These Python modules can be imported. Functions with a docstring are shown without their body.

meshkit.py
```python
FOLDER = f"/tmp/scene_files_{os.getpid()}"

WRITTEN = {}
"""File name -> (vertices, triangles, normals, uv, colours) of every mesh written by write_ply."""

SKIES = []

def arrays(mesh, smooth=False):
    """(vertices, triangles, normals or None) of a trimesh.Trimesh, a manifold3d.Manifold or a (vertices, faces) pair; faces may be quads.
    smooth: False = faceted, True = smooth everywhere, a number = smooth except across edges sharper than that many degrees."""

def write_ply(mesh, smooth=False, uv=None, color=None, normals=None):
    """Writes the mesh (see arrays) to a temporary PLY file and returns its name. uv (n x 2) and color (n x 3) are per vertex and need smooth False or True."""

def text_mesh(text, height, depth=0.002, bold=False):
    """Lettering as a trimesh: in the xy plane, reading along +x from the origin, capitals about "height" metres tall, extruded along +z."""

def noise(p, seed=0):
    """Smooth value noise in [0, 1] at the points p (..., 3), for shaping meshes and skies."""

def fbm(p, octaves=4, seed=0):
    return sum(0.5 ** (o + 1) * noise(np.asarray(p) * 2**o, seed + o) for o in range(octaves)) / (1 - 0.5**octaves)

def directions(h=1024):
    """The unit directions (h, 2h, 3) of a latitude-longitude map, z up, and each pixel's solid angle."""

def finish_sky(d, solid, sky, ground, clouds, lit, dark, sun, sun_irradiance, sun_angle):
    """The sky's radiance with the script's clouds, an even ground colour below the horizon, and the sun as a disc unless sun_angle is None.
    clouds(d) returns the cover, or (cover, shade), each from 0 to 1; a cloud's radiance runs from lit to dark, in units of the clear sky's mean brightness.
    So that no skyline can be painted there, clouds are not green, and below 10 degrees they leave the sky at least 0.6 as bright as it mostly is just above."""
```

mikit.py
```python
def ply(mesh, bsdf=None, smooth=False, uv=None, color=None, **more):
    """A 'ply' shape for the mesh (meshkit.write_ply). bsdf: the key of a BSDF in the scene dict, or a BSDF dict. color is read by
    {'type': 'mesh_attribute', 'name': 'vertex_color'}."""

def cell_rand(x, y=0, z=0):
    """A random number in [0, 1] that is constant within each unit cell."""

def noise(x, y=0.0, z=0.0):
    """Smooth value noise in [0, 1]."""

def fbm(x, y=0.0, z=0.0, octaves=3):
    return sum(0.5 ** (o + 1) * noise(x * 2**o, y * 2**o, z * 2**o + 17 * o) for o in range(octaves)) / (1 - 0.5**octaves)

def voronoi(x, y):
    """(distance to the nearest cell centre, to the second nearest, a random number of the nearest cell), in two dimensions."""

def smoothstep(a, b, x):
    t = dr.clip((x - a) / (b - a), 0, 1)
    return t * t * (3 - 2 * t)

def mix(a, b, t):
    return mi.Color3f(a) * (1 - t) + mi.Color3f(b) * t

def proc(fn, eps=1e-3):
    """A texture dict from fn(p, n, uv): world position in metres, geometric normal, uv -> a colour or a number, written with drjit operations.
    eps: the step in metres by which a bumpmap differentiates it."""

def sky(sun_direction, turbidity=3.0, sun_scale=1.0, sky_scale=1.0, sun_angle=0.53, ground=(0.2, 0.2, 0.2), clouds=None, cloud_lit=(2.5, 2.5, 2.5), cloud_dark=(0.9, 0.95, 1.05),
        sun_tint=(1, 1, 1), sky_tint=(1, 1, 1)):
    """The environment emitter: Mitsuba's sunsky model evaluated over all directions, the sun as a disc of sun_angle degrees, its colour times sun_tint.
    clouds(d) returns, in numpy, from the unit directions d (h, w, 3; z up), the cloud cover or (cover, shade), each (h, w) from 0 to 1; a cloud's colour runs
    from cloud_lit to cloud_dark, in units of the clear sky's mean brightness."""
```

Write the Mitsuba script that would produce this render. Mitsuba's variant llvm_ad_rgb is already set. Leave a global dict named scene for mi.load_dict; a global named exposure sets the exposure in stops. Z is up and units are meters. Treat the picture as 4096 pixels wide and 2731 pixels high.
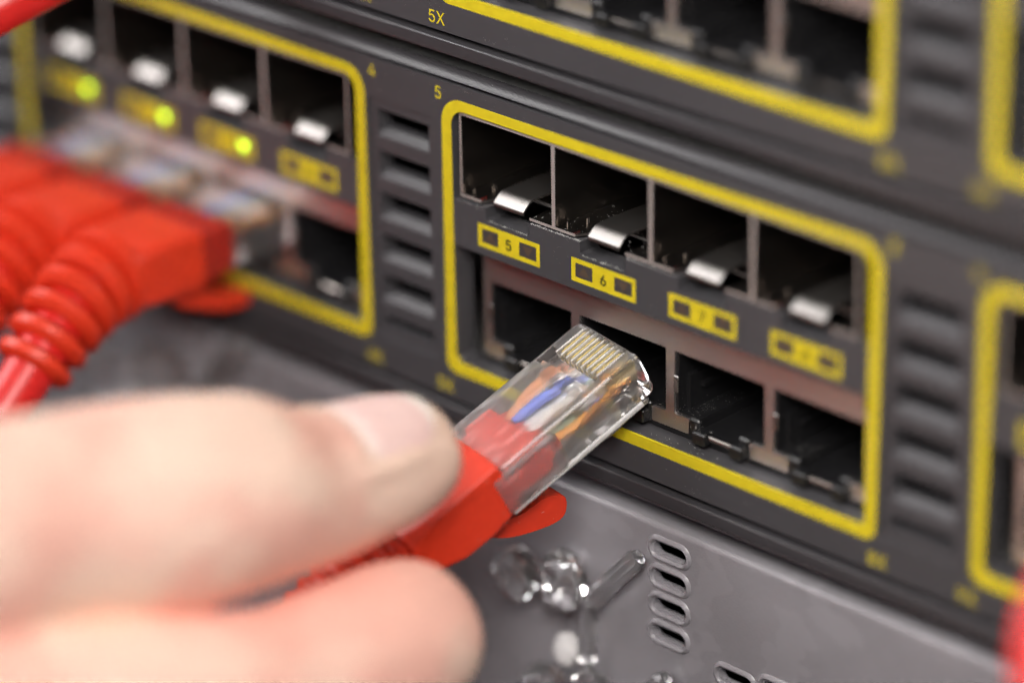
import math
import numpy as np
import trimesh
import manifold3d as m3
from shapely.geometry import Polygon, box as sbox, LineString
from shapely.ops import unary_union
from shapely import affinity
import drjit as dr
import mitsuba as mi
import mikit
import meshkit
from mikit import ply, proc, noise, fbm, voronoi, smoothstep, mix, cell_rand

T = mi.ScalarTransform4f
MM = 0.001
scene, labels = {}, {}

# ------------------------------------------------------------------ camera, light, exposure
# x runs along the front of the rack to the right, y into it, z up; shapes are written in millimetres
CAM = np.array([255.075, -267.419, 146.830])
FWD = np.array([-0.63467703, 0.64886896, -0.41970721])
UP = np.array([-0.28191949, 0.3112708, 0.90754168])
scene['camera'] = {
    'type': 'thinlens', 'fov': math.degrees(2 * math.atan(2048 / 14751.6)), 'fov_axis': 'x',
    'to_world': T().look_at(origin=(CAM * MM).tolist(), target=((CAM + FWD * 100) * MM).tolist(), up=UP.tolist()),
    'aperture_radius': 0.0115, 'focus_distance': 0.4025, 'near_clip': 0.01, 'far_clip': 20.0,
}
exposure = 0.3


def rgb(*c):
    return {'type': 'rgb', 'value': list(c)}


def lamp(name, centre, target, w, h, radiance, label):
    """A studio softbox: black hood, white diffuser that glows."""
    c, t = np.array(centre, float), np.array(target, float)
    n = (t - c) / np.linalg.norm(t - c)
    s = np.cross(n, [0, 0, 1.0]); s /= np.linalg.norm(s)
    u = np.cross(s, n)
    q = lambda a, b, d: c + s * a * w / 2 + u * b * h / 2 + n * d
    front = trimesh.Trimesh([q(-1, -1, 0), q(1, -1, 0), q(1, 1, 0), q(-1, 1, 0)], [[0, 2, 1], [0, 3, 2]], process=False)
    if front.face_normals[0] @ n < 0:
        front.invert()
    hood = []
    for a, b in ((-1, -1), (1, -1), (1, 1), (-1, 1)):
        hood.append(q(a * 1.02, b * 1.02, 2))
    for a, b in ((-1, -1), (1, -1), (1, 1), (-1, 1)):
        hood.append(q(a * .3, b * .3, -.45 * min(w, h)))
    f = []
    for i in range(4):
        j = (i + 1) % 4
        f += [[i, j, j + 4], [i, j + 4, i + 4]]
    f += [[4, 5, 6], [4, 6, 7]]
    hm = trimesh.Trimesh(hood, f, process=False)
    scene[name + '__diffuser'] = ply(trimesh.Trimesh(front.vertices * MM, front.faces, process=False), {'type': 'diffuse', 'reflectance': rgb(.7, .7, .7)}, False)
    scene[name + '__diffuser']['emitter'] = {'type': 'area', 'radiance': rgb(*radiance)}
    scene[name + '__hood'] = ply(trimesh.Trimesh(hm.vertices * MM, hm.faces, process=False), 'lamp_black', False)
    labels[name] = {'label': label, 'category': 'studio lamp'}


scene['lamp_black'] = {'type': 'twosided', 'bsdf': {'type': 'diffuse', 'reflectance': rgb(.02, .02, .02)}}
lamp('softbox', (170, -186, 176), (12, -40, -18), 130, 110, (20, 18.9, 17.9), 'small softbox just above the camera, facing the hand')
lamp('softbox_001', (-430, -230, 300), (0, -20, -20), 320, 320, (6.5, 6.4, 6.4), 'large softbox far to the left of the rack')
lamp('softbox_002', (150, -750, 800), (0, 0, -20), 1100, 800, (.6, .59, .59), 'added wide fill panel, unseen, high in front of the rack')  # fill added to brighten the clear plastic, no known lamp

# ------------------------------------------------------------------ materials
def P(name, color, rough, spec=.5, bump=None, **kw):
    d = {'type': 'principled', 'base_color': color if isinstance(color, dict) else rgb(*color), 'roughness': rough, 'specular': spec, **kw}
    if bump:
        fn, scale, eps = bump
        d = {'type': 'bumpmap', 'texture': proc(fn, eps), 'scale': scale, 'bsdf': d}
    scene[name] = {'type': 'twosided', 'bsdf': d}


def grain_h(p, n, uv):                      # leather grain of the moulded plastic
    q = p * 5200.0
    return fbm(q.x, q.y, q.z, 2)


def face_col(p, n, uv):
    q = p * 900.0
    d = smoothstep(.90, .95, noise(p.x * 5200, p.y * 5200, p.z * 5200) * .8 + .25 * noise(q.x, q.y, q.z))
    v = .9 + .2 * fbm(p.x * 60, p.y * 60, p.z * 60, 3)
    return mix(mi.Color3f(.053, .052, .057) * v, mi.Color3f(.2, .19, .18), d * .5)


P('face_plastic', proc(face_col), .46, .5, (grain_h, 0.000035, 4e-5))


def dusty(base, dust, lo, hi, f=7000.):
    def fn(p, n, uv):
        a = noise(p.x * f, p.y * f, p.z * f)
        b = noise(p.x * 350, p.y * 350, p.z * 350)
        return mix(base, dust, smoothstep(lo, hi, a * .75 + b * .25))
    return proc(fn)


P('black_plastic', dusty((.010, .010, .011), (.16, .16, .15), .82, .88), .36, .5)
P('lip_plastic', dusty((.042, .040, .044), (.2, .2, .2), .86, .92), .36, .5, (grain_h, 0.00003, 4e-5))
P('chassis_metal', (.24, .24, .235), .5, .5)
P('window_plastic', (.055, .048, .046), .35, .5)
P('arrow_amber', (.085, .058, .040), .5, .4)


def yellow_fn(p, n, uv):
    v = .88 + .22 * fbm(p.x * 900, p.y * 900, p.z * 900, 3)
    return mi.Color3f(.62, .50, .016) * v


P('yellow_print', proc(yellow_fn), .5, .35)
P('digit_print', (.05, .042, .008), .6, .3)


def brushed(p, n, uv):
    return fbm(p.x * 9000, p.y * 200, p.z * 700, 2)


scene['chrome'] = {'type': 'twosided', 'bsdf': {'type': 'bumpmap', 'texture': proc(brushed, 4e-5), 'scale': 0.0000022,
                   'bsdf': {'type': 'roughconductor', 'material': 'Al', 'alpha': .18, 'distribution': 'ggx', 'specular_reflectance': rgb(.95, .90, .88)}}}
scene['cage_metal'] = {'type': 'twosided', 'bsdf': {'type': 'roughconductor', 'material': 'Al', 'alpha': .07, 'distribution': 'ggx',
                       'specular_reflectance': {**dusty((.52, .48, .44), (.9, .85, .8), .84, .88, 5200.)}}}
scene['clip_metal'] = {'type': 'twosided', 'bsdf': {'type': 'roughconductor', 'material': 'Al', 'alpha': .17, 'distribution': 'ggx', 'specular_reflectance': rgb(.40, .38, .36)}}
scene['gold'] = {'type': 'twosided', 'bsdf': {'type': 'roughconductor', 'material': 'Au', 'alpha': .48, 'distribution': 'ggx', 'specular_reflectance': rgb(1, .95, .9)}}


def haze_fn(p, n, uv):                     # fine scuffs and a slight milkiness of the moulded polycarbonate
    x, y, z = (p.x * a[0] + p.y * a[1] + p.z * a[2] for a in ((.968, -.250, .032), (.210, .868, .450), (-.140, -.428, .893)))
    return .08 + .10 * smoothstep(.45, .8, fbm(x * 900, y * 300, z * 900, 2))


scene['clear_plastic'] = {'type': 'blendbsdf', 'weight': proc(haze_fn), 'a': {'type': 'dielectric', 'int_ior': 1.56, 'ext_ior': 1.0},
                          'b': {'type': 'twosided', 'bsdf': {'type': 'diffuse', 'reflectance': rgb(.9, .88, .88)}}}


scene['clear_acrylic'] = {'type': 'blendbsdf', 'weight': .06, 'a': {'type': 'dielectric', 'int_ior': 1.5, 'ext_ior': 1.0},
                          'b': {'type': 'twosided', 'bsdf': {'type': 'diffuse', 'reflectance': rgb(.92, .93, .95)}}}
scene['red_translucent'] = {'type': 'blendbsdf', 'weight': .5, 'a': {'type': 'dielectric', 'int_ior': 1.5, 'ext_ior': 1.0},
                            'b': {'type': 'twosided', 'bsdf': {'type': 'diffuse', 'reflectance': rgb(.62, .05, .035)}}}
scene['whitened_plastic'] = {'type': 'blendbsdf', 'weight': .5, 'a': {'type': 'roughdielectric', 'int_ior': 1.5, 'ext_ior': 1.0, 'alpha': .2},
                            'b': {'type': 'twosided', 'bsdf': {'type': 'diffuse', 'reflectance': rgb(.93, .92, .92)}}}  # white blended in; on the plug it paints the gleam of clear edges
scene['edge_metal'] = {'type': 'twosided', 'bsdf': {'type': 'roughconductor', 'material': 'Al', 'alpha': .45, 'distribution': 'ggx', 'specular_reflectance': rgb(.85, .78, .74)}}


def red_fn(p, n, uv):
    v = .93 + .14 * fbm(p.x * 400, p.y * 400, p.z * 400, 3)
    d = smoothstep(.93, .95, noise(p.x * 2600, p.y * 2600, p.z * 2600))
    return mix(mi.Color3f(.66, .040, .014) * v, mi.Color3f(.8, .4, .35), d * .5)


P('red_rubber', proc(red_fn), .42, .45)
P('red_jacket', (.60, .018, .016), .34, .5)


def panel_fn(p, n, uv):
    v = .86 + .28 * fbm(p.x * 110, p.y * 110, p.z * 110, 3)
    s = .96 + .08 * noise(p.x * 6000, p.y * 6000, p.z * 6000)
    w = smoothstep(.60, .66, fbm(p.x * 40 + p.z * 260, p.y * 200, p.z * 30 - p.x * 160, 3))
    return mix(mi.Color3f(.245, .236, .256) * v * s, mi.Color3f(.31, .30, .325), w * .35)


P('panel_metal', proc(panel_fn), .34, .6, (grain_h, 0.000012, 5e-5))


def skin_fn(p, n, uv):
    a = fbm(p.x * 90, p.y * 90, p.z * 90, 3)
    b = fbm(p.x * 420 + 9, p.y * 420, p.z * 420, 2)
    return mix((.83, .60, .495), (.82, .46, .38), smoothstep(.38, .68, a)) * (.95 + .1 * b)


def skin_h(p, n, uv):
    return fbm(p.x * 1300, p.y * 1300, p.z * 1300, 2)


P('skin', proc(skin_fn), .48, .45, (skin_h, 0.00006, 1e-4), sheen=.3)

for k, c in dict(wire_blue=(.12, .20, .80), wire_white=(.85, .82, .78), wire_brown=(.78, .30, .03), wire_green=(.35, .52, .36), wire_peach=(.90, .34, .14)).items():
    P(k, c, .4, .4)

# ------------------------------------------------------------------ mesh helpers (millimetres)
def cat(*ms):
    ms = [m for x in ms for m in (x if isinstance(x, (list, tuple)) else [x])]
    return trimesh.util.concatenate(ms) if len(ms) > 1 else ms[0]


def hull(pts):
    return trimesh.convex.convex_hull(np.asarray(pts, float))


def bx(x0, x1, y0, y1, z0, z1, c=0.0):
    if c <= 0:
        m = trimesh.creation.box((x1 - x0, y1 - y0, z1 - z0))
        m.apply_translation(((x0 + x1) / 2, (y0 + y1) / 2, (z0 + z1) / 2))
        return m
    p = []
    for x, sx in ((x0, 1), (x1, -1)):
        for y, sy in ((y0, 1), (y1, -1)):
            for z, sz in ((z0, 1), (z1, -1)):
                p += [(x + sx * c, y + sy * c, z), (x + sx * c, y, z + sz * c), (x, y + sy * c, z + sz * c)]
    return hull(p)


def geoms(s):
    return [g for g in getattr(s, 'geoms', [s]) if g.area > 1e-9]


def ex_xz(shape, y0, y1):
    """Polygon drawn in (x, z), extruded from y0 (front) to y1."""
    out = []
    for g in geoms(shape):
        m = trimesh.creation.extrude_polygon(g, y1 - y0, engine='earcut')
        v = m.vertices
        m.vertices = np.c_[v[:, 0], y1 - v[:, 2], v[:, 1]]
        out.append(m)
    return cat(out)


def ex_yz(shape, x0, x1):
    """Polygon drawn in (y, z), extruded along x."""
    out = []
    for g in geoms(shape):
        m = trimesh.creation.extrude_polygon(g, x1 - x0, engine='earcut')
        v = m.vertices
        m.vertices = np.c_[x0 + v[:, 2], v[:, 0], v[:, 1]]
        out.append(m)
    return cat(out)


def rrect(x0, x1, z0, z1, r, n=6):
    return sbox(x0 + r, z0 + r, x1 - r, z1 - r).buffer(r, quad_segs=n)


def rrect_v(x0, x1, z0, z1, rt, rb):
    """Rounded rectangle, its upper corners of radius rt and its lower ones of radius rb."""
    m = (z0 + z1) / 2
    return unary_union([rrect(x0, x1, m - 3 * rt, z1, rt, 8), rrect(x0, x1, z0, m + 3 * rb, rb, 5), sbox(x0, z0 + rb, x1, z1 - rt)])


def frame(path):
    p = np.asarray(path, float)
    t = np.gradient(p, axis=0)
    t /= np.linalg.norm(t, axis=1, keepdims=True)
    a = np.cross(t[0], [0, 0, 1.0]) if abs(t[0][2]) < .9 else np.cross(t[0], [1.0, 0, 0])
    a /= np.linalg.norm(a)
    A = []
    for k in range(len(p)):
        a = a - t[k] * (a @ t[k]); a /= np.linalg.norm(a)
        A.append(a)
    A = np.array(A)
    return p, t, A, np.cross(t, A)


def loft(rings, cap=True):
    """Closed rings of equal length -> closed mesh."""
    r = np.array(rings, float)
    k, n = r.shape[:2]
    v = r.reshape(-1, 3)
    f = []
    for i in range(k - 1):
        for j in range(n):
            a, b = i * n + j, i * n + (j + 1) % n
            f += [[a, b, b + n], [a, b + n, a + n]]
    if cap:
        c0, c1 = len(v), len(v) + 1
        v = np.vstack([v, r[0].mean(0), r[-1].mean(0)])
        for j in range(n):
            f += [[c0, (j + 1) % n, j], [c1, (k - 1) * n + j, (k - 1) * n + (j + 1) % n]]
    m = trimesh.Trimesh(v, f, process=False)
    if m.volume < 0:
        m.invert()
    return m


def tube(path, rad, n=16, cap=True):
    p, t, A, B = frame(path)
    rad = np.broadcast_to(rad, (len(p),))
    ang = np.arange(n) * 2 * np.pi / n
    return loft([p[i] + rad[i] * (np.cos(ang)[:, None] * A[i] + np.sin(ang)[:, None] * B[i]) for i in range(len(p))], cap)


def spline(pts, n=60):
    from scipy.interpolate import CubicSpline
    pts = np.asarray(pts, float)
    u = np.r_[0, np.cumsum(np.linalg.norm(np.diff(pts[:, :3], axis=0), axis=1))]
    return CubicSpline(u, pts)(np.linspace(0, u[-1], n))


def rr_ring(hx, z0, z1, r, y, n=5):
    """Rounded rectangle ring in the plane y (x from -hx to hx)."""
    out = []
    for cxn, czn, a0 in ((hx - r, z1 - r, 0), (-hx + r, z1 - r, 90), (-hx + r, z0 + r, 180), (hx - r, z0 + r, 270)):
        for k in range(n + 1):
            a = math.radians(a0 + 90 * k / n)
            out.append((cxn + r * math.cos(a), y, czn + r * math.sin(a)))
    return out


def man(m):
    return m3.Manifold(m3.Mesh(np.asarray(m.vertices, np.float32), np.asarray(m.faces, np.uint32)))


def unman(m):
    x = m.to_mesh()
    return trimesh.Trimesh(np.array(x.vert_properties[:, :3], float), np.array(x.tri_verts), process=False)


def put(key, mesh, bsdf, smooth=False, label=None, shift=(0, 0, 0), mat=None, **more):
    v = np.asarray(mesh.vertices, float)
    if mat is not None:
        v = v @ mat[0].T + mat[1]
    k, n = key, 0
    while k in scene:
        n += 1
        k = f'{key}_{n:03d}'
    scene[k] = ply(trimesh.Trimesh((v + np.asarray(shift)) * MM, mesh.faces, process=False), bsdf, smooth, **more)
    if label:
        labels[k] = {'label': label}
    return k


def name_thing(key, label, category, group=None, kind=None):
    labels[key] = {'label': label, 'category': category}
    if group:
        labels[key]['group'] = group
    if kind:
        labels[key]['kind'] = kind


def text(s, h, x, z, y, depth=.05, bold=False, cx=False):
    """Lettering that reads along +x on the plane y, its front facing -y."""
    m = meshkit.text_mesh(s, h, depth, bold)
    v = m.vertices
    if cx:
        v = v - [(v[:, 0].min() + v[:, 0].max()) / 2, 0, 0]
    m.vertices = np.c_[v[:, 0] + x, y + depth - v[:, 2], v[:, 1] + z]
    return m


# ------------------------------------------------------------------ network switches
PITCH, MODP, UNIT = 14.22, 74.8, 44.45
PX = [-14.45 + PITCH * k for k in range(5)]            # walls between the four cages of a module
JX = [-6.35 + 14.05 * k for k in range(4)]             # centres of the four copper ports
XA, XB = -150.0, 150.0


def module_openings(dx):
    inner = rrect_v(-15.35, 44.15, -31.55, -.55, 2.0, .9)
    top = [(-16, -16.85), (-16, -11.35)]
    for k in range(5):
        a, b = -10.2 + PITCH * k, -3.55 + PITCH * k
        if k < 4:
            top += [(a, -11.05), (a, -12.35), (a + .25, -12.62), (b - .2, -12.62), (b, -12.4), (b, -11.05)]
        else:
            top += [(46, -11.05)]
    top += [(46, -16.85)]
    strip = Polygon(top)
    return affinity.translate(inner.difference(strip), dx, 0), affinity.translate(strip.intersection(inner.buffer(.2)), dx, 0)


def build_switch(name, dz, mods, label, first_port, lit, jacks=(0, 1, 2, 3), cages=True):
    S = (0, 0, dz)
    face = sbox(XA, -36.25, XB, 2.3)
    for dx, *_ in mods:
        face = face.difference(module_openings(dx)[0])
    vents = [dx - 23.4 for dx, *_ in mods] + [mods[-1][0] + 51.4]
    for v in vents:
        face = face.difference(rrect(v - 5.35, v + 5.35, -32.0, -2.45, .9, 4))
    put(name + '__faceplate', ex_xz(face, 0, 3.0), 'face_plastic', shift=S)
    # rolled upper edge and lower lip, each behind a fine groove
    bev = Polygon([(.25, 2.62), (.12, 2.75), (.25, 3.0), (.6, 3.38), (1.1, 3.66), (1.6, 3.72), (2.0, 3.5), (2.2, 3.0), (2.2, 2.62)])
    put(name + '__top_edge', ex_yz(bev, XA, XB), 'lip_plastic', 30, shift=S)
    lip = sbox(-.35, -38.35, 60, -37.15).buffer(.25, quad_segs=4)
    put(name + '__bottom_lip', ex_yz(lip, XA, XB), 'lip_plastic', 30, shift=S)
    inside = cat(bx(XA, XB, 150, 152, -37, 2.7), bx(XA, XB, 1.6, 150, 2.2, 2.7), bx(XA, XB, 1.6, 150, -37, -36.1), bx(XA - 2, XA, 1.6, 152, -37, 2.7), bx(XB, XB + 2, 1.6, 152, -37, 2.7))
    put(name + '__chassis', inside, 'chassis_metal', shift=S)
    # louvres: each slat a sloping sill under a dark slot
    for v in vents:
        rim = rrect(v - 5.35, v + 5.35, -32.0, -2.45, .9, 4).difference(sbox(v - 4.15, -30.6, v + 4.1, -3.75))
        put(name + '__vent_frame', ex_xz(rim, .35, 2.6), 'face_plastic', shift=S)
        slat = Polygon([(2.6, -6.15), (1.2, -6.15), (.42, -6.95), (.36, -7.1), (.36, -8.79), (2.6, -8.79)])
        sm = ex_yz(slat, v - 4.15, v + 4.1)
        for k in range(5):
            put(name + '__vent_slat', sm, 'face_plastic', shift=(0, 0, dz - 5.1 * k))
    for mi_, (dx, p0, with_jacks) in enumerate(mods):
        D = (dx, 0, dz)
        ring = rrect_v(-16.82, 45.62, -32.85, .68, 3.0, 1.5).difference(rrect_v(-15.36, 44.16, -31.5, -.58, 1.95, .95))
        put(name + '__port_frame', ex_xz(ring, -.05, .3), 'yellow_print', shift=D)
        nums = [text(str(p0), 1.45, -17.95, .1, -.05), text(f'{p0}X', 1.45, -18.6, -35.55, -.05),
                text(str(p0 + 3), 1.45, 46.3, .1, -.05), text(f'{p0 + 3}X', 1.45, 44.6, -35.55, -.05)]
        for m in nums:
            put(name + '__port_number', m, 'yellow_print', shift=D)
        # printed label plates on the strip between the two rows
        for k in range(4):
            L = (dx + -6.73 + 14.2 * k, 0, dz)
            plate = sbox(-4.72, -15.85, 4.72, -13.1).difference(sbox(-4.12, -15.3, -1.6, -13.62)).difference(sbox(1.6, -15.3, 4.2, -13.62))
            pl = put(name + '__port_label', ex_xz(plate, -.05, .2), 'yellow_print', shift=L)
            put(pl + '__number', text(str(p0 + k), 1.22, .02, -15.15, -.10, .05, True, True), 'digit_print', shift=L)
            for sx in (-1, 1):
                x0, x1 = (-4.12, -1.6) if sx < 0 else (1.6, 4.2)
                put(pl + '__window', bx(x0, x1, -.015, .2, -15.3, -13.62), 'window_plastic', shift=L)
                xm = (x0 + x1) / 2
                tri = Polygon([(xm - .8, -14.95), (xm + .8, -14.95), (xm, -13.85)]) if sx < 0 else Polygon([(xm - .8, -13.95), (xm + .8, -13.95), (xm, -15.05)])
                on = sx > 0 and (p0 + k) in lit
                a = put(pl + '__light_arrow', ex_xz(tri, -.05, 0), 'arrow_amber', shift=L)
                if on:
                    scene[a]['emitter'] = {'type': 'area', 'radiance': rgb(2.7, 4.3, .12)}
                    labels[a] = {'label': 'glowing green arrow light'}
        if cages:
            for k in range(4):
                build_cage(name, D, k)
        if with_jacks:
            build_jacks(name, D)
    labels[name] = {'label': label, 'category': 'network switch'}


def build_cage(name, D, k):
    """One small metal cage of the upper row: walls, a floor with a cut-out, and a sprung clip."""
    a, b, t = PX[k], PX[k + 1], .26
    y0, y1, zt, zb = .4, 48.0, -1.15, -10.55
    c0, c1 = a + 4.1, a + 10.6
    floor = sbox(a, y0, b, y1).difference(Polygon([(c0 - .9, y0 - 1), (c0 - .9, y0), (c0, y0 + 1.4), (c0, y0 + 4.2), (c1, y0 + 4.2), (c1, y0 - 1)]))
    fm = trimesh.creation.extrude_polygon(floor, .3, engine='earcut')
    fm.apply_translation((0, 0, zb - .3))
    parts = [fm, bx(a, a + t, y0, y1, zb, zt), bx(b - t, b, y0, y1, zb, zt), bx(a, b, y0, y1, zt, zt + .3)]
    # the floor's front edge turns up beside the clip
    parts.append(hull([(c0 - 1.3, y0, zb), (c0 - 1.3, y0 + .3, zb), (c0 - .1, y0, zb + .75), (c0 - .1, y0 + .3, zb + .75),
                       (c0 - 1.3, y0, zb - .3), (c0 - 1.3, y0 + .3, zb - .3), (c0 - .1, y0, zb + .45), (c0 - .1, y0 + .3, zb + .45)]))
    c = put(name + '__fibre_port', cat(parts), 'cage_metal', shift=D)
    prof = [(14, zb + 1.0), (6, zb + 1.42), (2.0, zb + 1.42), (1.35, zb + 1.3), (.42, zb + .5), (.28, zb + .3), (.3, zb + .05)]
    for _ in range(3):
        q = [prof[0]]
        for u, v in zip(prof[:-1], prof[1:]):
            q += [(.75 * u[0] + .25 * v[0], .75 * u[1] + .25 * v[1]), (.25 * u[0] + .75 * v[0], .25 * u[1] + .75 * v[1])]
        prof = q + [prof[-1]]
    pg = LineString(prof).buffer(.11, quad_segs=3)
    put(c + '__latch_clip', ex_yz(pg, a + 5.3, a + 9.8), 'clip_metal', 40, shift=D)
    # small tabs bent out of the floor, and the spring leaf behind the clip
    rng = np.random.default_rng(40 + k)
    tabs = [bx(a + 1.0, a + 1.15, 1.4, 1.55, zb, zb + .5), bx(a + 2.1, a + 2.22, 3.4, 3.8, zb, zb + .6), bx(b - 3.0, b - 1.8, 7.4, 7.55, zb, zb + .55),
            hull([(a + 10.3, 5.2, zb), (a + 11.6, 9.5, zb + .5), (a + 11.7, 9.5, zb + .1), (a + 10.5, 5.2, zb)])]
    edge = sbox(a, zb - .3, b, zt + .3).difference(sbox(a + t, zb, b - t, zt)).difference(sbox(c0 - .9, zb - .4, c1, zb + .05))
    put(c + '__front_edge', ex_xz(edge, y0 - .06, y0 + .02), 'edge_metal', shift=D)
    put(c + '__spring_tab', cat(tabs), 'clip_metal', shift=D)
    put(c + '__card_socket', cat(bx(a + t, b - t, 44, 47, zb, zt), bx(a + 1.6, b - 1.6, 40, 44, zb + 1.2, zb + 5, .3)), 'black_plastic', shift=D)


def build_jacks(name, D):
    """Polished shield plate over four sockets, black sockets with a keyway, a rod and bumps along the sill."""
    band = [sbox(-13.55, -21.4, 41.45, -14.6)]
    xs = [JX[0] - 7.025 + 14.05 * k for k in range(5)]
    for k, x in enumerate(xs):
        w0, w1 = (.62, .62) if 0 < k < 4 else ((.15, 1.05) if k == 0 else (1.05, .15))
        f0, f1 = (2.68, 2.7) if 0 < k < 4 else ((.15, 3.1) if k == 0 else (3.1, .15))
        band.append(sbox(x - w0, -30.6, x + w1, -20))
        band.append(sbox(x - f0, -30.75, x + f1, -28.95))
    plate = unary_union(band).buffer(-.25).buffer(.25).buffer(.25).buffer(-.25)
    put(name + '__jack_plate', ex_xz(plate, 2.75, 3.05), 'chrome', shift=D)
    for k in range(4):
        x = JX[k]
        block = sbox(x - 7.0, -31.7, x + 7.0, -17)
        hole = unary_union([sbox(x - 6.05, -28.7, x + 6.05, -21.7), sbox(x - 2.95, -29.9, x + 2.95, -28), ])
        body = ex_xz(block.difference(hole), 3.08, 18)
        shelf = [bx(x - 6.05, x - 4.9, 6, 18, -26.4, -25.9), bx(x + 4.9, x + 6.05, 6, 18, -26.4, -25.9), bx(x - 6.05, x - 5.5, 4.4, 18, -28.7, -24.6),
                 bx(x - 7, x + 7, 17, 18, -31, -17)]
        bumps = [bx(x - 2.9, x - 1.1, 1.6, 3.3, -30.95, -29.5, .15), bx(x + 2.4, x + 4.1, 1.6, 3.3, -30.95, -29.4, .15),
                 bx(x - 4.25, x - 2.75, 2.6, 3.3, -31.1, -28.6, .25), bx(x + 2.75, x + 4.25, 2.6, 3.3, -31.1, -28.6, .25)]
        j = put(name + '__ethernet_port', cat(body, *shelf, *bumps), 'black_plastic', shift=D)
        put(j + '__latch_rod', tube([(x - 2.6, 2.5, -30.1), (x, 2.5, -30.1), (x + 2.2, 2.5, -30.1)], .32, 10), 'cage_metal', 30, shift=D)
        put(j + '__spring_finger', bx(x - 6.42, x - 5.72, 2.55, 2.8, -26.25, -24.25, .08), 'clip_metal', shift=D)
        pins = [tube([(x - 3.57 + 1.02 * i, 5, -22.0), (x - 3.57 + 1.02 * i, 9, -22.6), (x - 3.57 + 1.02 * i, 13, -24.4)], .17, 6) for i in range(8)]
        put(j + '__contact_pins', cat(pins), 'gold', shift=D)
    put(name + '__port_sill', bx(-15.3, 44.1, 2.9, 20, -32.6, -31.55), 'lip_plastic', shift=D)


build_switch('network_switch', 0, [(-MODP, 1, True), (0, 5, True), (MODP, 9, True)],
             'black network switch across the middle, ports 5 and 6 framed in yellow in sharp focus', 1, (1, 2, 3))
build_switch('network_switch_001', UNIT, [(-MODP, 1, False), (0, 5, True), (MODP, 9, True)],
             'black network switch along the top edge, only its lower sockets showing', 1, (), cages=False)

# lint and dust crumbs caught on the edges in front of ports 5 and 6
P('lint', (.40, .40, .39), .8, .2)
rng = np.random.default_rng(7)


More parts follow.
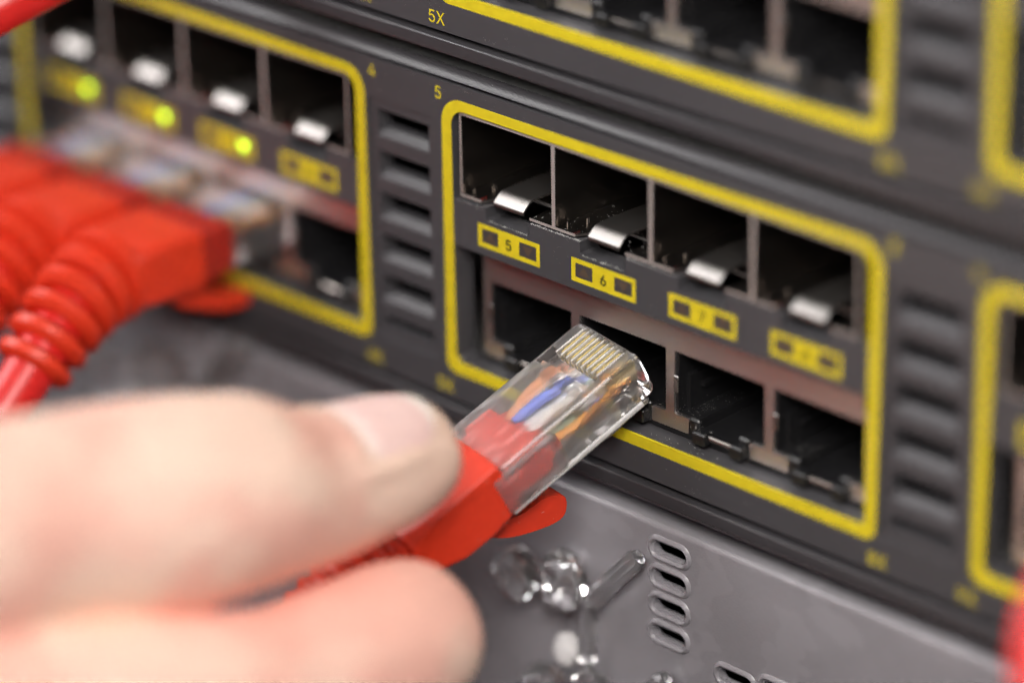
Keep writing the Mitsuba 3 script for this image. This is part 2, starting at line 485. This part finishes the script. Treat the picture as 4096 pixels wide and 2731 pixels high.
def crumbs(spots, size):
    out = []
    for p in spots:
        L = size * rng.lognormal(0, .5)
        a = rng.normal(size=3); a /= np.linalg.norm(a)
        b = np.cross(a, rng.normal(size=3)); b /= np.linalg.norm(b)
        c = np.cross(a, b)
        w = .018 + .02 * rng.random()
        q = [p - a * L / 2, p + b * L * .15, p + a * L / 2]
        out.append(hull([x + d * w for x in q for d in (b, -b, c, -c)]))
    return out


def along(x0, x1, y, z, n, jit=(.0, .12, .06)):
    return [np.array([rng.uniform(x0, x1), y + abs(rng.normal()) * jit[1], z + .5 * rng.normal() * jit[2]]) for _ in range(n)]


bits = crumbs(along(-3.4, 4.0, .02, -11.02, 90) + along(-15, -10.4, .02, -11.3, 34) + along(-10, -3.8, .02, -12.58, 46) + along(4.3, 10.4, .02, -12.58, 40) + along(10.7, 18, .02, -11.02, 50), .16)
bits += crumbs([np.array([rng.uniform(-3.6, 12), rng.uniform(.6, 9), -10.52]) for _ in range(110)], .09)
bits += crumbs([np.array([rng.uniform(12, 24), rng.uniform(.3, 2.6), -31.52]) for _ in range(40)], .07)
bits += crumbs([np.array([rng.uniform(15.5, 21), rng.uniform(1.6, 3), -29.3 + rng.random() * .1]) for _ in range(24)], .08)
put('network_switch__lint', cat(bits), 'lint')
labels['network_switch__lint'] = {'kind': 'stuff', 'label': 'pale dust and lint on the edges below ports 5 and 6'}

# ------------------------------------------------------------------ lower panel
put('network_switch__base_sheet', bx(XA, XB, .7, 60, -39.75, -38.72, .2), 'panel_metal')
SLOTS = [(17.2, -44.25), (17.2, -47.75), (17.2, -51.25), (17.2, -54.75), (26.9, -56.5), (33.2, -55.6), (39.6, -60.0)]
face = sbox(XA, -110, XB, -42.0)
for sx, sz in SLOTS:
    face = face.difference(rrect(sx - 2.35, sx + 2.35, sz - .85, sz + .85, .84))
put('rack_panel__face', ex_xz(face, 0, 1.0), 'panel_metal')
fl = Polygon([(0, -42.0)] + [(.6 - .6 * math.cos(math.radians(a)), -42.0 + .6 * math.sin(math.radians(a))) for a in range(10, 91, 10)] + [(26, -41.4), (26, -42.0)])
put('rack_panel__top_flange', ex_yz(fl, XA, XB), 'panel_metal', 30)
for sx, sz in SLOTS:
    ring = rrect(sx - 3.2, sx + 3.2, sz - 1.62, sz + 1.62, 1.6, 8)
    r = [np.array(rrect(sx - 3.2 + o, sx + 3.2 - o, sz - 1.62 + o, sz + 1.62 - o, 1.6 - o, 8).exterior.coords)[:-1] for o in (0, .2, .45, .7, .8)]
    rings = [np.c_[q[:, 0], np.full(len(q), y), q[:, 1]] for q, y in zip(r, (-.02, -.28, -.36, -.2, .3))]
    put('rack_panel__slot_rim', loft(rings, False), 'panel_metal', 50)
put('rack_panel__housing', cat(bx(XA, XB, 90, 92, -110, -41.5), bx(XA, XB, 26, 90, -42, -41.5), bx(XA, XB, 1, 90, -111, -110), bx(XA - 2, XA, 1, 92, -111, -41.5), bx(XB, XB + 2, 1, 92, -111, -41.5)), 'chassis_metal')
name_thing('rack_panel', 'grey metal panel with black oblong slots below the middle switch', 'equipment panel')

# ------------------------------------------------------------------ clear moulded fasteners on the panel
def gem(rx, ry, rz, n, seed):
    """A faceted clear knob."""
    r = np.random.default_rng(seed)
    p = r.normal(size=(n, 3)); p /= np.linalg.norm(p, axis=1, keepdims=True)
    return hull(p * (rx, ry, rz))


def clear_fastener(key, x, z, s, seed, label, full=True):
    for k, (dx, dz, rx, rz) in enumerate(((-6.0, -2.0, 3.3, 3.5), (1.4, -.3, 3.2, 3.9))):
        m = unman(man(gem(rx * s, 2.6 * s, rz * s, 46, seed + k)) - man(gem(1.5 * s, 2.2 * s, 1.9 * s, 30, seed + 9 + k).apply_translation((-.5 * s, -1.6 * s, .6 * s))))
        m.apply_translation((x + dx * s, -2.7 * s, z + dz * s))
        put(key + '__knob', m, 'clear_acrylic', 20)
    p_ = spline([(x + 4.4 * s, -1.2, z - 2.6 * s), (x + 8.0 * s, -1.7, z + 1.6 * s), (x + 11.6 * s, -1.3, z + 5.8 * s)], 16)
    put(key + '__arm', tube(p_, [.9 * s] + [1.25 * s] * 14 + [.9 * s], 9), 'clear_acrylic', 30)
    if full:
        put(key + '__stem', bx(x + 2.5 * s, x + 4.3 * s, -1.9 * s, -.1, z - 11 * s, z - 2.2 * s, .35), 'clear_acrylic')
        put(key + '__cap', gem(1.75 * s, 1.6 * s, 2.3 * s, 60, seed + 5).apply_translation((x + .9 * s, -1.7 * s, z - 9.9 * s)), 'whitened_plastic', 30)
    name_thing(key, label, 'plastic fastener', 'clear plastic fasteners on the grey panel')


clear_fastener('clear_fastener', 2.2, -51.3, 1.0, 1, 'clear faceted plastic fastener on the grey panel right of the fingertips')
clear_fastener('clear_fastener_001', 6.4, -65.0, 1.0, 21, 'clear plastic fastener at the bottom edge under the other one', False)
clear_fastener('clear_fastener_002', -66, -47.5, 1.35, 41, 'blurred clear plastic fastener on the panel below the plugged red cables')

# ------------------------------------------------------------------ the cable in the hand (plug axes: x across, y to the nose, z up from the contact face)
BM = np.array([[0.96765144, 0.20983183, -0.14007605], [-0.25028772, 0.86823808, -0.42839081], [0.03172934, 0.4495923, 0.89267016]])
BO = np.array([7.19895474, 1.04786376, -21.69007887])
BT = (BM, BO)
CX = [-3.57 + 1.02 * i for i in range(8)]


def rr_body(sec, n=5):
    return loft([rr_ring(hx, z0, z1, r, y, n) for y, hx, z0, z1, r in sec])


def plug_body():
    nose = rr_body([(-21.4, 5.84, -5.6, 0, .4), (-.9, 5.84, -5.45, 0, .4), (-.35, 5.7, -5.3, -.12, .4), (0, 5.4, -5.0, -.45, .4)])
    rear = rr_body([(-21.4, 6.5, -5.3, -.6, .45), (-13.4, 6.5, -5.3, -.6, .45), (-12.9, 6.3, -5.1, -.8, .45), (-12.5, 5.8, -4.8, -1.0, .4)])
    body = man(nose) + man(rear)
    for x in CX:                                       # eight open slots over the contacts
        s = hull([(x + a, y, z) for a in (-.29, .29) for y, z in ((-.3, .5), (-.3, -.6), (-.7, -1.2), (-4.9, -1.2), (-4.9, .5))])
        body -= man(s)
    body -= man(bx(-4.6, 4.6, -6.4, -4.75, -1.3, .5))               # trough behind the contacts
    body -= man(bx(-5.3, -4.3, -6.9, -4.4, -1.2, .5))
    cav = hull([(sx * x, y, z) for sx in (-1, 1) for x, y, z in ((5.25, -21.5, -.55), (5.25, -21.5, -5.05), (5.2, -12.8, -.6), (5.2, -12.8, -5.0), (4.5, -8.0, -.9), (4.5, -8.0, -4.6))])
    body -= man(cav)
    cav2 = hull([(sx * x, y, z) for sx in (-1, 1) for x, y, z in ((4.4, -8.5, -2.0), (4.4, -8.5, -4.0), (4.4, -1.9, -2.2), (4.4, -1.9, -3.4))])
    body -= man(cav2)
    return unman(body)


def latch_mesh():
    prof = Polygon([(-.9, -5.62), (-.5, -6.0), (-1.2, -6.7), (-3.5, -6.75), (-9, -7.1), (-16.6, -8.0), (-18.4, -7.6), (-18.2, -7.0), (-16.4, -7.2), (-9, -6.3), (-3.2, -5.95), (-2.4, -5.62)])
    a = ex_yz(prof, -1.7, 1.7)
    rail = ex_yz(Polygon([(-1.0, -5.62), (-1.2, -6.5), (-7.5, -6.75), (-8.2, -5.62)]), 3.4, 5.1)
    rail2 = ex_yz(Polygon([(-1.0, -5.62), (-1.2, -6.5), (-7.5, -6.75), (-8.2, -5.62)]), -5.1, -3.4)
    return cat(a, rail, rail2)


K = 'network_cable'
put(K + '__plug_body', plug_body(), 'clear_plastic', 28, mat=BT)
put(K + '__plug_latch', latch_mesh(), 'clear_plastic', 25, mat=BT)
for sx in (-1, 1):
    put(K + '__plug_rail', rr_body([(y, .42, -5.95, -5.2, .3) for y in (-20.9, -2.2)]).apply_translation((sx * 5.62, 0, 0)), 'whitened_plastic', 30, mat=BT)  # whitened rails: painted gleam along the lower edges of the clear body
put(K + '__ridge_gleam', tube([(5.68, -19.5, -.14), (5.68, -10, -.14), (5.68, -4.0, -.14)], .15, 8), 'whitened_plastic', True, mat=BT)  # thin white strip that paints the highlight on the upper ridge
for q in range(9):
    xr = CX[0] - .51 + 1.02 * q
    put(K + '__contact_rib', tube([(xr, -.75, -.09), (xr, -2.5, -.09), (xr, -4.75, -.09)], .13, 8), 'whitened_plastic', True, mat=BT)  # whitened caps paint the lamp gleam on the clear ribs
for x in CX:
    c = hull([(x + a, y, z) for a in (-.25, .25) for y, z in ((-.5, -1.3), (-.65, -.4), (-1.0, -.2), (-4.2, -.2), (-4.6, -.6), (-4.7, -1.5), (-4.4, -3.0), (-.9, -3.0))])
    put(K + '__contact', c, 'gold', mat=BT)
wires = [('wire_peach', [(-3.5, -1.9, -2.8), (-3.5, -5, -2.6), (-3.3, -7.5, -1.9), (-3.0, -10, -1.7), (-2.4, -14, -2.4)], .62),
         ('wire_peach', [(-2.4, -1.9, -2.8), (-2.4, -5, -2.7), (-2.3, -8, -1.9), (-2.1, -10.5, -1.8), (-1.5, -14, -2.6)], .6),
         ('wire_white', [(-1.4, -1.9, -2.8), (-1.4, -5, -2.7), (-1.4, -8, -2.8), (-1.0, -11, -3.2), (-.8, -14, -3.2)], .7),
         ('wire_blue', [(.5, -1.9, -2.8), (.5, -5, -2.5), (.2, -7, -1.8), (-.5, -10, -1.6), (-1.2, -13.8, -2.2)], .66),
         ('wire_white', [(-.5, -1.9, -2.8), (-.3, -5, -2.7), (.9, -8, -2.7), (.8, -11, -2.5), (.2, -13.8, -2.8)], .68),
         ('wire_green', [(1.5, -1.9, -2.8), (1.5, -5, -2.8), (1.6, -9, -3.7), (1.2, -13.5, -3.6)], .5),
         ('wire_white', [(2.6, -1.9, -2.8), (2.5, -5, -2.6), (2.2, -8, -2.2), (1.6, -13.6, -2.5)], .68),
         ('wire_brown', [(3.6, -1.9, -2.8), (4.0, -4.5, -2.6), (4.3, -7, -2.6), (4.0, -10, -3.0), (2.4, -13.8, -3.2)], .62)]
for b, pts, r in wires:
    put(K + '__wire', tube(spline(pts, 24), r, 10), b, True, mat=BT)
core = loft([rr_ring(hx, z0, z1, .4, y) for y, hx, z0, z1 in ((-21.8, 4.95, -4.75, -1.0), (-19.3, 4.95, -4.75, -1.0), (-19.2, 4.9, -4.7, -1.7), (-18.1, 4.9, -4.7, -1.7), (-18.0, 4.95, -4.75, -.95),
                                                              (-14.6, 4.95, -4.75, -.95), (-14.4, 4.9, -4.8, -1.0), (-14.2, 4.2, -4.4, -1.9), (-12.9, 3.9, -4.2, -2.1), (-12.6, 3.6, -3.9, -2.4))])
put(K + '__boot_core', core, 'red_rubber', 35, mat=BT)
br = [(-19.9, 5.95, -5.2, .75, .5), (-20.1, 6.2, -5.5, 1.0, .6), (-24, 6.25, -6.3, 1.0, .7), (-28, 6.1, -6.4, .9, .8), (-30.5, 5.7, -6.2, .6, 1.4), (-32.5, 5.2, -5.8, .2, 2.2)]
boot = loft([rr_ring(hx, z0, z1, r, y, 6) for y, hx, z0, z1, r in br])
hollow = hull([(sx * x, y, z) for sx in (-1, 1) for x, y, z in ((6.0, -19, .3), (6.0, -19, -5.6), (6.0, -21.45, .3), (6.0, -21.45, -5.6))])
put(K + '__boot', unman(man(boot) - man(hollow)), 'red_rubber', 35, mat=BT)
ribs = []
for i in range(8):
    y = -32.2 - 2.0 * i
    r = 4.3 - .16 * i
    ribs.append(tube([(0, y, -2.7), (0, y - .5, -2.7), (0, y - .95, -2.7), (0, y - 1.3, -2.7)], [r - .35, r, r, r - .35], 20))
ribs.append(tube([(0, -31, -2.7), (0, -40, -2.7), (0, -49, -2.7)], [3.6, 3.1, 2.9], 18))
put(K + '__strain_relief', cat(ribs), 'red_rubber', 30, mat=BT)
g = [(-27.0, -5.9), (-24.2, -7.9), (-22.4, -9.6), (-19.5, -11.3), (-17, -12.3), (-15.6, -12.4), (-14.7, -11.6), (-14.4, -10.3), (-14.9, -9.8), (-16.3, -8.9), (-17.6, -8.7), (-19.5, -8.5), (-21.2, -7.6), (-23, -6.2), (-24, -5.6)]
tab = ex_yz(Polygon(spline(g, 60)).buffer(-.1).buffer(.1), -3.2, 3.2)
put(K + '__latch_guard', tab, 'red_rubber', 40, mat=BT)
tail = spline([(0, -46, -2.7), (0, -60, -2.9), (1, -85, -8), (3, -115, -26), (4, -150, -60), (4, -190, -110)], 50)
put(K + '__cable_jacket', tube(tail, 2.85, 18), 'red_jacket', True, mat=BT)
name_thing(K, 'red network cable whose clear plug is pinched between the fingers', 'cable')

# ------------------------------------------------------------------ red cables plugged in on the left
def plugged_cable(key, x, z, end, label):
    nose = hull([(x + sx * a, y, zz) for sx in (-1, 1) for a, y, zz in ((5.4, -4.6, -22.2), (5.6, 6, -22.2), (5.4, -4.6, -27.5), (5.6, 6, -27.5))])
    collar = hull([(x + sx * a, y, zz) for sx in (-1, 1) for a, y, zz in ((5.6, -9.5, -21.85), (5.6, -5.6, -21.85), (5.45, -4.7, -22.1), (5.6, -9.5, -27.8), (5.6, -5.6, -27.8), (5.45, -4.7, -27.4))])
    put(key + '__plug_collar', collar, 'red_translucent')
    put(key + '__plug_body', nose, 'clear_acrylic')
    core_ = bx(x - 5.2, x + 5.2, -10.1, -4.2, -26.8, -22.3, .4)
    put(key + '__plug_core', core_, 'red_rubber')
    for q, b in enumerate(('wire_peach', 'wire_white', 'wire_blue', 'wire_white', 'wire_green', 'wire_brown')):
        xx = x - 3.6 + 1.44 * q
        put(key + '__wire', tube([(xx * .6 + x * .4, -4.6, -24.2), (xx, -2, -23.5), (xx, 5.6, -23.6)], .6, 8), b, True)
    sec = [(-9.2, 5.4, -28.2, -22.0, .6), (-9.6, 5.8, -28.7, -21.5, .9), (-14, 5.8, -28.9, -21.3, 1.1), (-18.3, 5.6, -28.7, -21.5, 1.2), (-19.5, 5.2, -28.2, -22.1, 1.8)]
    b = loft([[(px + x, py, pz) for px, py, pz in rr_ring(hx, z0, z1, r, y, 6)] for y, hx, z0, z1, r in sec])
    put(key + '__boot', b, 'red_rubber', 35)
    zc = -25.0
    path = spline([(x, -18, zc), (x + .6, -23, zc - .9), (x + 1.6, -28.5, zc - 3.4), (x + 2.2, -34, zc - 7.6), (x + 2.2, -46, zc - 17.5), end[0], end[1]], 80)
    rr_ = []
    pr_ = path[:]
    u = np.r_[0, np.cumsum(np.linalg.norm(np.diff(path, axis=0), axis=1))]
    for i in range(6):
        s0 = .6 + 2.95 * i
        q = np.array([[np.interp(s, u, path[:, j]) for j in range(3)] for s in (s0, s0 + .5, s0 + 1.5, s0 + 2.05)])
        r = 5.9 - .24 * i
        rr_.append(tube(q, [r - .8, r, r, r - .8], 24))
    put(key + '__strain_relief', cat(rr_), 'red_rubber', 30)
    put(key + '__cable_jacket', tube(path, 3.05, 20), 'red_jacket', True)
    tabp = Polygon([(-15, -28.4), (-11, -31.2), (-5, -33.6), (-1.2, -34.2), (-.6, -33.2), (-5, -32.3), (-9, -29.9), (-10.5, -28.4)]).buffer(.25)
    put(key + '__latch_guard', ex_yz(tabp, x - 3.2, x + 3.2), 'red_rubber', 40)
    name_thing(key, label, 'cable', 'red cables plugged in on the left')


plugged_cable('network_cable_001', JX[2] - MODP, 0, [(-51.5, -66, -62), (-54, -90, -110)], 'red network cable plugged in nearest the middle, its ribbed boot in full view')
plugged_cable('network_cable_002', JX[1] - MODP, 0, [(-66, -66, -60), (-72, -92, -110)], 'red network cable plugged in second, half hidden at the left edge')
plugged_cable('network_cable_003', JX[0] - MODP, 0, [(-82, -66, -58), (-94, -92, -105)], 'red network cable plugged in farthest left, mostly outside the picture')

# loose cables that cross the corners of the view
hang = spline([np.array([-64.67, -54.84, 1.18]), np.array([-62.85, -35.40, 4.67]), np.array([-58.71, -25.51, 8.92]), np.array([-55.86, -17.83, 11.73]), np.array([-47.89, -3.03, 17.78])], 40)
put('network_cable_004__cable_jacket', tube(hang, 3.1, 20), 'red_jacket', True)
name_thing('network_cable_004', 'red cable crossing the upper left corner', 'cable')
hang = spline([np.array([94.08, -31.78, -31.68]), np.array([86.64, -26.41, -24.05]), np.array([83.16, -21.22, -17.89]), np.array([83.72, -14.47, -13.08]), np.array([84.63, -1.31, -6.01])], 40)
put('network_cable_005__cable_jacket', tube(hang, 3.1, 20), 'red_jacket', True)
name_thing('network_cable_005', 'red cable at the lower right corner', 'cable')

# ------------------------------------------------------------------ the hand
def chain_hull(J):
    """Bones from joint to joint, each the hull of the spheres at its two joints."""
    out = []
    for (a, ra), (b, rb) in zip(J[:-1], J[1:]):
        s0, s1 = m3.Manifold.sphere(ra, 40).translate(tuple(a)), m3.Manifold.sphere(rb, 40).translate(tuple(b))
        out.append(m3.Manifold.batch_hull([s0, s1]))
    return out


thumb = [(np.array([2.66, -102.05, -11.61]), 14), (np.array([3.85, -77.25, -15.56]), 10.4), (np.array([5.89, -61.95, -18.83]), 11.0), (np.array([6.55, -54.42, -20.09]), 10.3), (np.array([7.07, -43.87, -23.63]), 7.8), (np.array([7.18, -36.45, -24.24]), 7.3), (np.array([7.67, -31.43, -24.36]), 6.4)]
index = [(np.array([9.12, -111.16, -25.92]), 12.5), (np.array([12.94, -78.66, -33.87]), 10.7), (np.array([14.88, -57.11, -39.24]), 9.1), (np.array([15.10, -46.33, -39.57]), 8.7), (np.array([14.94, -39.08, -40.04]), 8.5)]
palm0 = np.array([7.42, -146.22, -15.60])
dn, inward = np.array([.282, -.311, -.908]), np.array([-.635, .649, -.420])     # towards the little finger, towards the rack
mid = [(palm0 + dn * 16 + inward * 4, 14), (index[0][0] + dn * 22 + inward * 8, 12.5), (index[1][0] + dn * 21 + inward * 6, 10.2), (index[2][0] + dn * 19 + inward * 2, 9.2), (index[3][0] + dn * 21 + inward * 4, 8.4)]
ring_f = [(palm0 + dn * 32 + inward * 10, 13), (mid[1][0] + dn * 20 + inward * 9, 11.5), (mid[2][0] + dn * 19 + inward * 4, 9.6), (mid[3][0] + dn * 18 + inward * 2, 8.6), (mid[4][0] + dn * 17 - inward * 2, 7.8)]
pinky = [(palm0 + dn * 46 + inward * 16, 12), (ring_f[1][0] + dn * 17 + inward * 10, 10.2), (ring_f[2][0] + dn * 16 + inward * 4, 8.4), (ring_f[3][0] + dn * 15, 7.6), (ring_f[4][0] + dn * 13 - inward * 5, 7.0)]
arm = palm0 - index[4][0]
arm = arm / np.linalg.norm(arm) + dn * .25
wrist = [(palm0 + arm * 34 + dn * 20 + inward * 8, 24), (palm0 + arm * 120 + dn * 22 + inward * 8, 29)]
bones = chain_hull(thumb) + chain_hull([(palm0, 16)] + index) + chain_hull(mid) + chain_hull(ring_f) + chain_hull(pinky) + chain_hull(wrist)
sph = lambda p, r: m3.Manifold.sphere(r, 32).translate(tuple(p))
bones.append(m3.Manifold.batch_hull([sph(thumb[0][0], 13), sph(index[0][0], 12), sph(palm0, 16), sph(mid[1][0], 12)]))
bones.append(m3.Manifold.batch_hull([sph(index[0][0], 12), sph(pinky[1][0], 10), sph(palm0, 15), sph(pinky[0][0], 12), sph(mid[1][0], 12), sph(ring_f[1][0], 11)]))
bones.append(m3.Manifold.batch_hull([sph(palm0, 15), sph(pinky[0][0], 12), sph(wrist[0][0], 24)]))
flesh = m3.Manifold.batch_boolean(bones, m3.OpType.Add)
flesh = unman(flesh.refine_to_length(2.0))
flesh.merge_vertices()
trimesh.smoothing.filter_taubin(flesh, lamb=.6, nu=.62, iterations=36)
# thumb nail: a curved plate set into the back of the tip
tip, prev = thumb[-1][0], thumb[-3][0]
ax = (tip - prev) / np.linalg.norm(tip - prev)
out = -inward * .5 - dn * .87
out -= ax * (out @ ax); out /= np.linalg.norm(out)
side = np.cross(ax, out)
nu, nv = 21, 23
V, Fc = np.asarray(flesh.vertices), np.asarray(flesh.faces)
near = np.linalg.norm(V - tip, axis=1) < 26
Fc = Fc[near[Fc].all(1)]
A_, E1, E2 = V[Fc[:, 0]], V[Fc[:, 1]] - V[Fc[:, 0]], V[Fc[:, 2]] - V[Fc[:, 0]]


def on_skin(o, d):
    h = np.cross(d, E2); a = (E1 * h).sum(1)
    k = 1 / np.where(np.abs(a) < 1e-12, 1e-12, a)
    s_ = o - A_
    u = k * (s_ * h).sum(1)
    q = np.cross(s_, E1)
    v = k * (q @ d)
    t = k * (E2 * q).sum(1)
    t = t[(u >= 0) & (v >= 0) & (u + v <= 1) & (t > 0)]
    return o + d * t.min() if len(t) else None


G = []
for i in range(nu):
    for j in range(nv):
        u, v = -1 + 2 * i / (nu - 1), j / (nv - 1)
        w = 52 * (1 - .22 * max(0, (v - .6) / .4) ** 2) * math.sqrt(max(.05, 1 - max(0, (.25 - v) / .25) ** 2 * .55))
        a = math.radians(u * w)
        base = tip + ax * (-9.5 + 11.6 * v - 1.4 * u * u * max(0, v - .5) * 2)
        d = out * math.cos(a) + side * math.sin(a)
        h = on_skin(base + d * 25, -d)
        r0 = base + d * 6.2 if h is None else h
        edge = .12 + .33 * min(1, (1 - abs(u)) * 4) * min(1, v * 5 + .2)
        G.append(r0 + d * edge)
G = np.array(G)
F = []
for i in range(nu - 1):
    for j in range(nv - 1):
        p = i * nv + j
        F += [[p, p + 1, p + nv + 1], [p, p + nv + 1, p + nv]]
top_ = trimesh.Trimesh(G, F, process=False)
if (top_.vertex_normals @ out).mean() < 0:
    top_.invert()
bot = trimesh.Trimesh(G - top_.vertex_normals * .5, top_.faces[:, ::-1], process=False)


# skin fold that frames the nail, and the cross creases of the knuckle
rel = V - tip
t_ax, t_o, t_s = rel @ ax, rel @ out, rel @ side
ang = np.degrees(np.arctan2(t_s, t_o))
vv, uu = (t_ax + 9.5) / 11.6, ang / 52
dist = np.maximum(np.abs(uu) - 1.0, np.maximum((-vv) * 1.4, -9))
fold = .75 * np.exp(-((dist - .12) / .14) ** 2) * (vv > -.35) * (vv < .8) * np.clip((.8 - vv) * 5, 0, 1) * (np.abs(uu) < 1.6) * (t_o > -3)
rk = V - thumb[3][0]
k_ax = rk @ ax
crease = sum(-.35 * np.exp(-((k_ax - c0_ - .8 * np.sin(rk @ side * .5)) / .5) ** 2) for c0_ in (-4.2, -1.5, 1.0, 3.4)) * ((rk @ out) > 4) * (np.linalg.norm(rk, axis=1) < 16)
VN = np.array(flesh.vertex_normals)
flesh = trimesh.Trimesh(V + VN * (fold + crease)[:, None], flesh.faces, process=False)
put('hand__flesh', flesh, 'skin', True)
TIP, AXD = tip * MM, ax


def nail_fn(p, n, uv):                     # pink bed, pale free edge and half-moon
    t = ((p.x - TIP[0]) * AXD[0] + (p.y - TIP[1]) * AXD[1] + (p.z - TIP[2]) * AXD[2]) * 1000
    v = fbm(p.x * 300, p.y * 300, p.z * 300, 2)
    bed = mix((.80, .54, .51), (.84, .62, .59), v)
    return mix(bed, mi.Color3f(.90, .83, .77), dr.maximum(smoothstep(.4, 1.0, t), smoothstep(-7.0, -8.6, t) * .5))


P('nail_keratin', proc(nail_fn), .2, .6, clearcoat=.3)
put('hand__thumb_nail', cat(top_, bot), 'nail_keratin', 40)
name_thing('hand', 'bare hand holding the red cable plug between thumb and forefinger', 'hand')
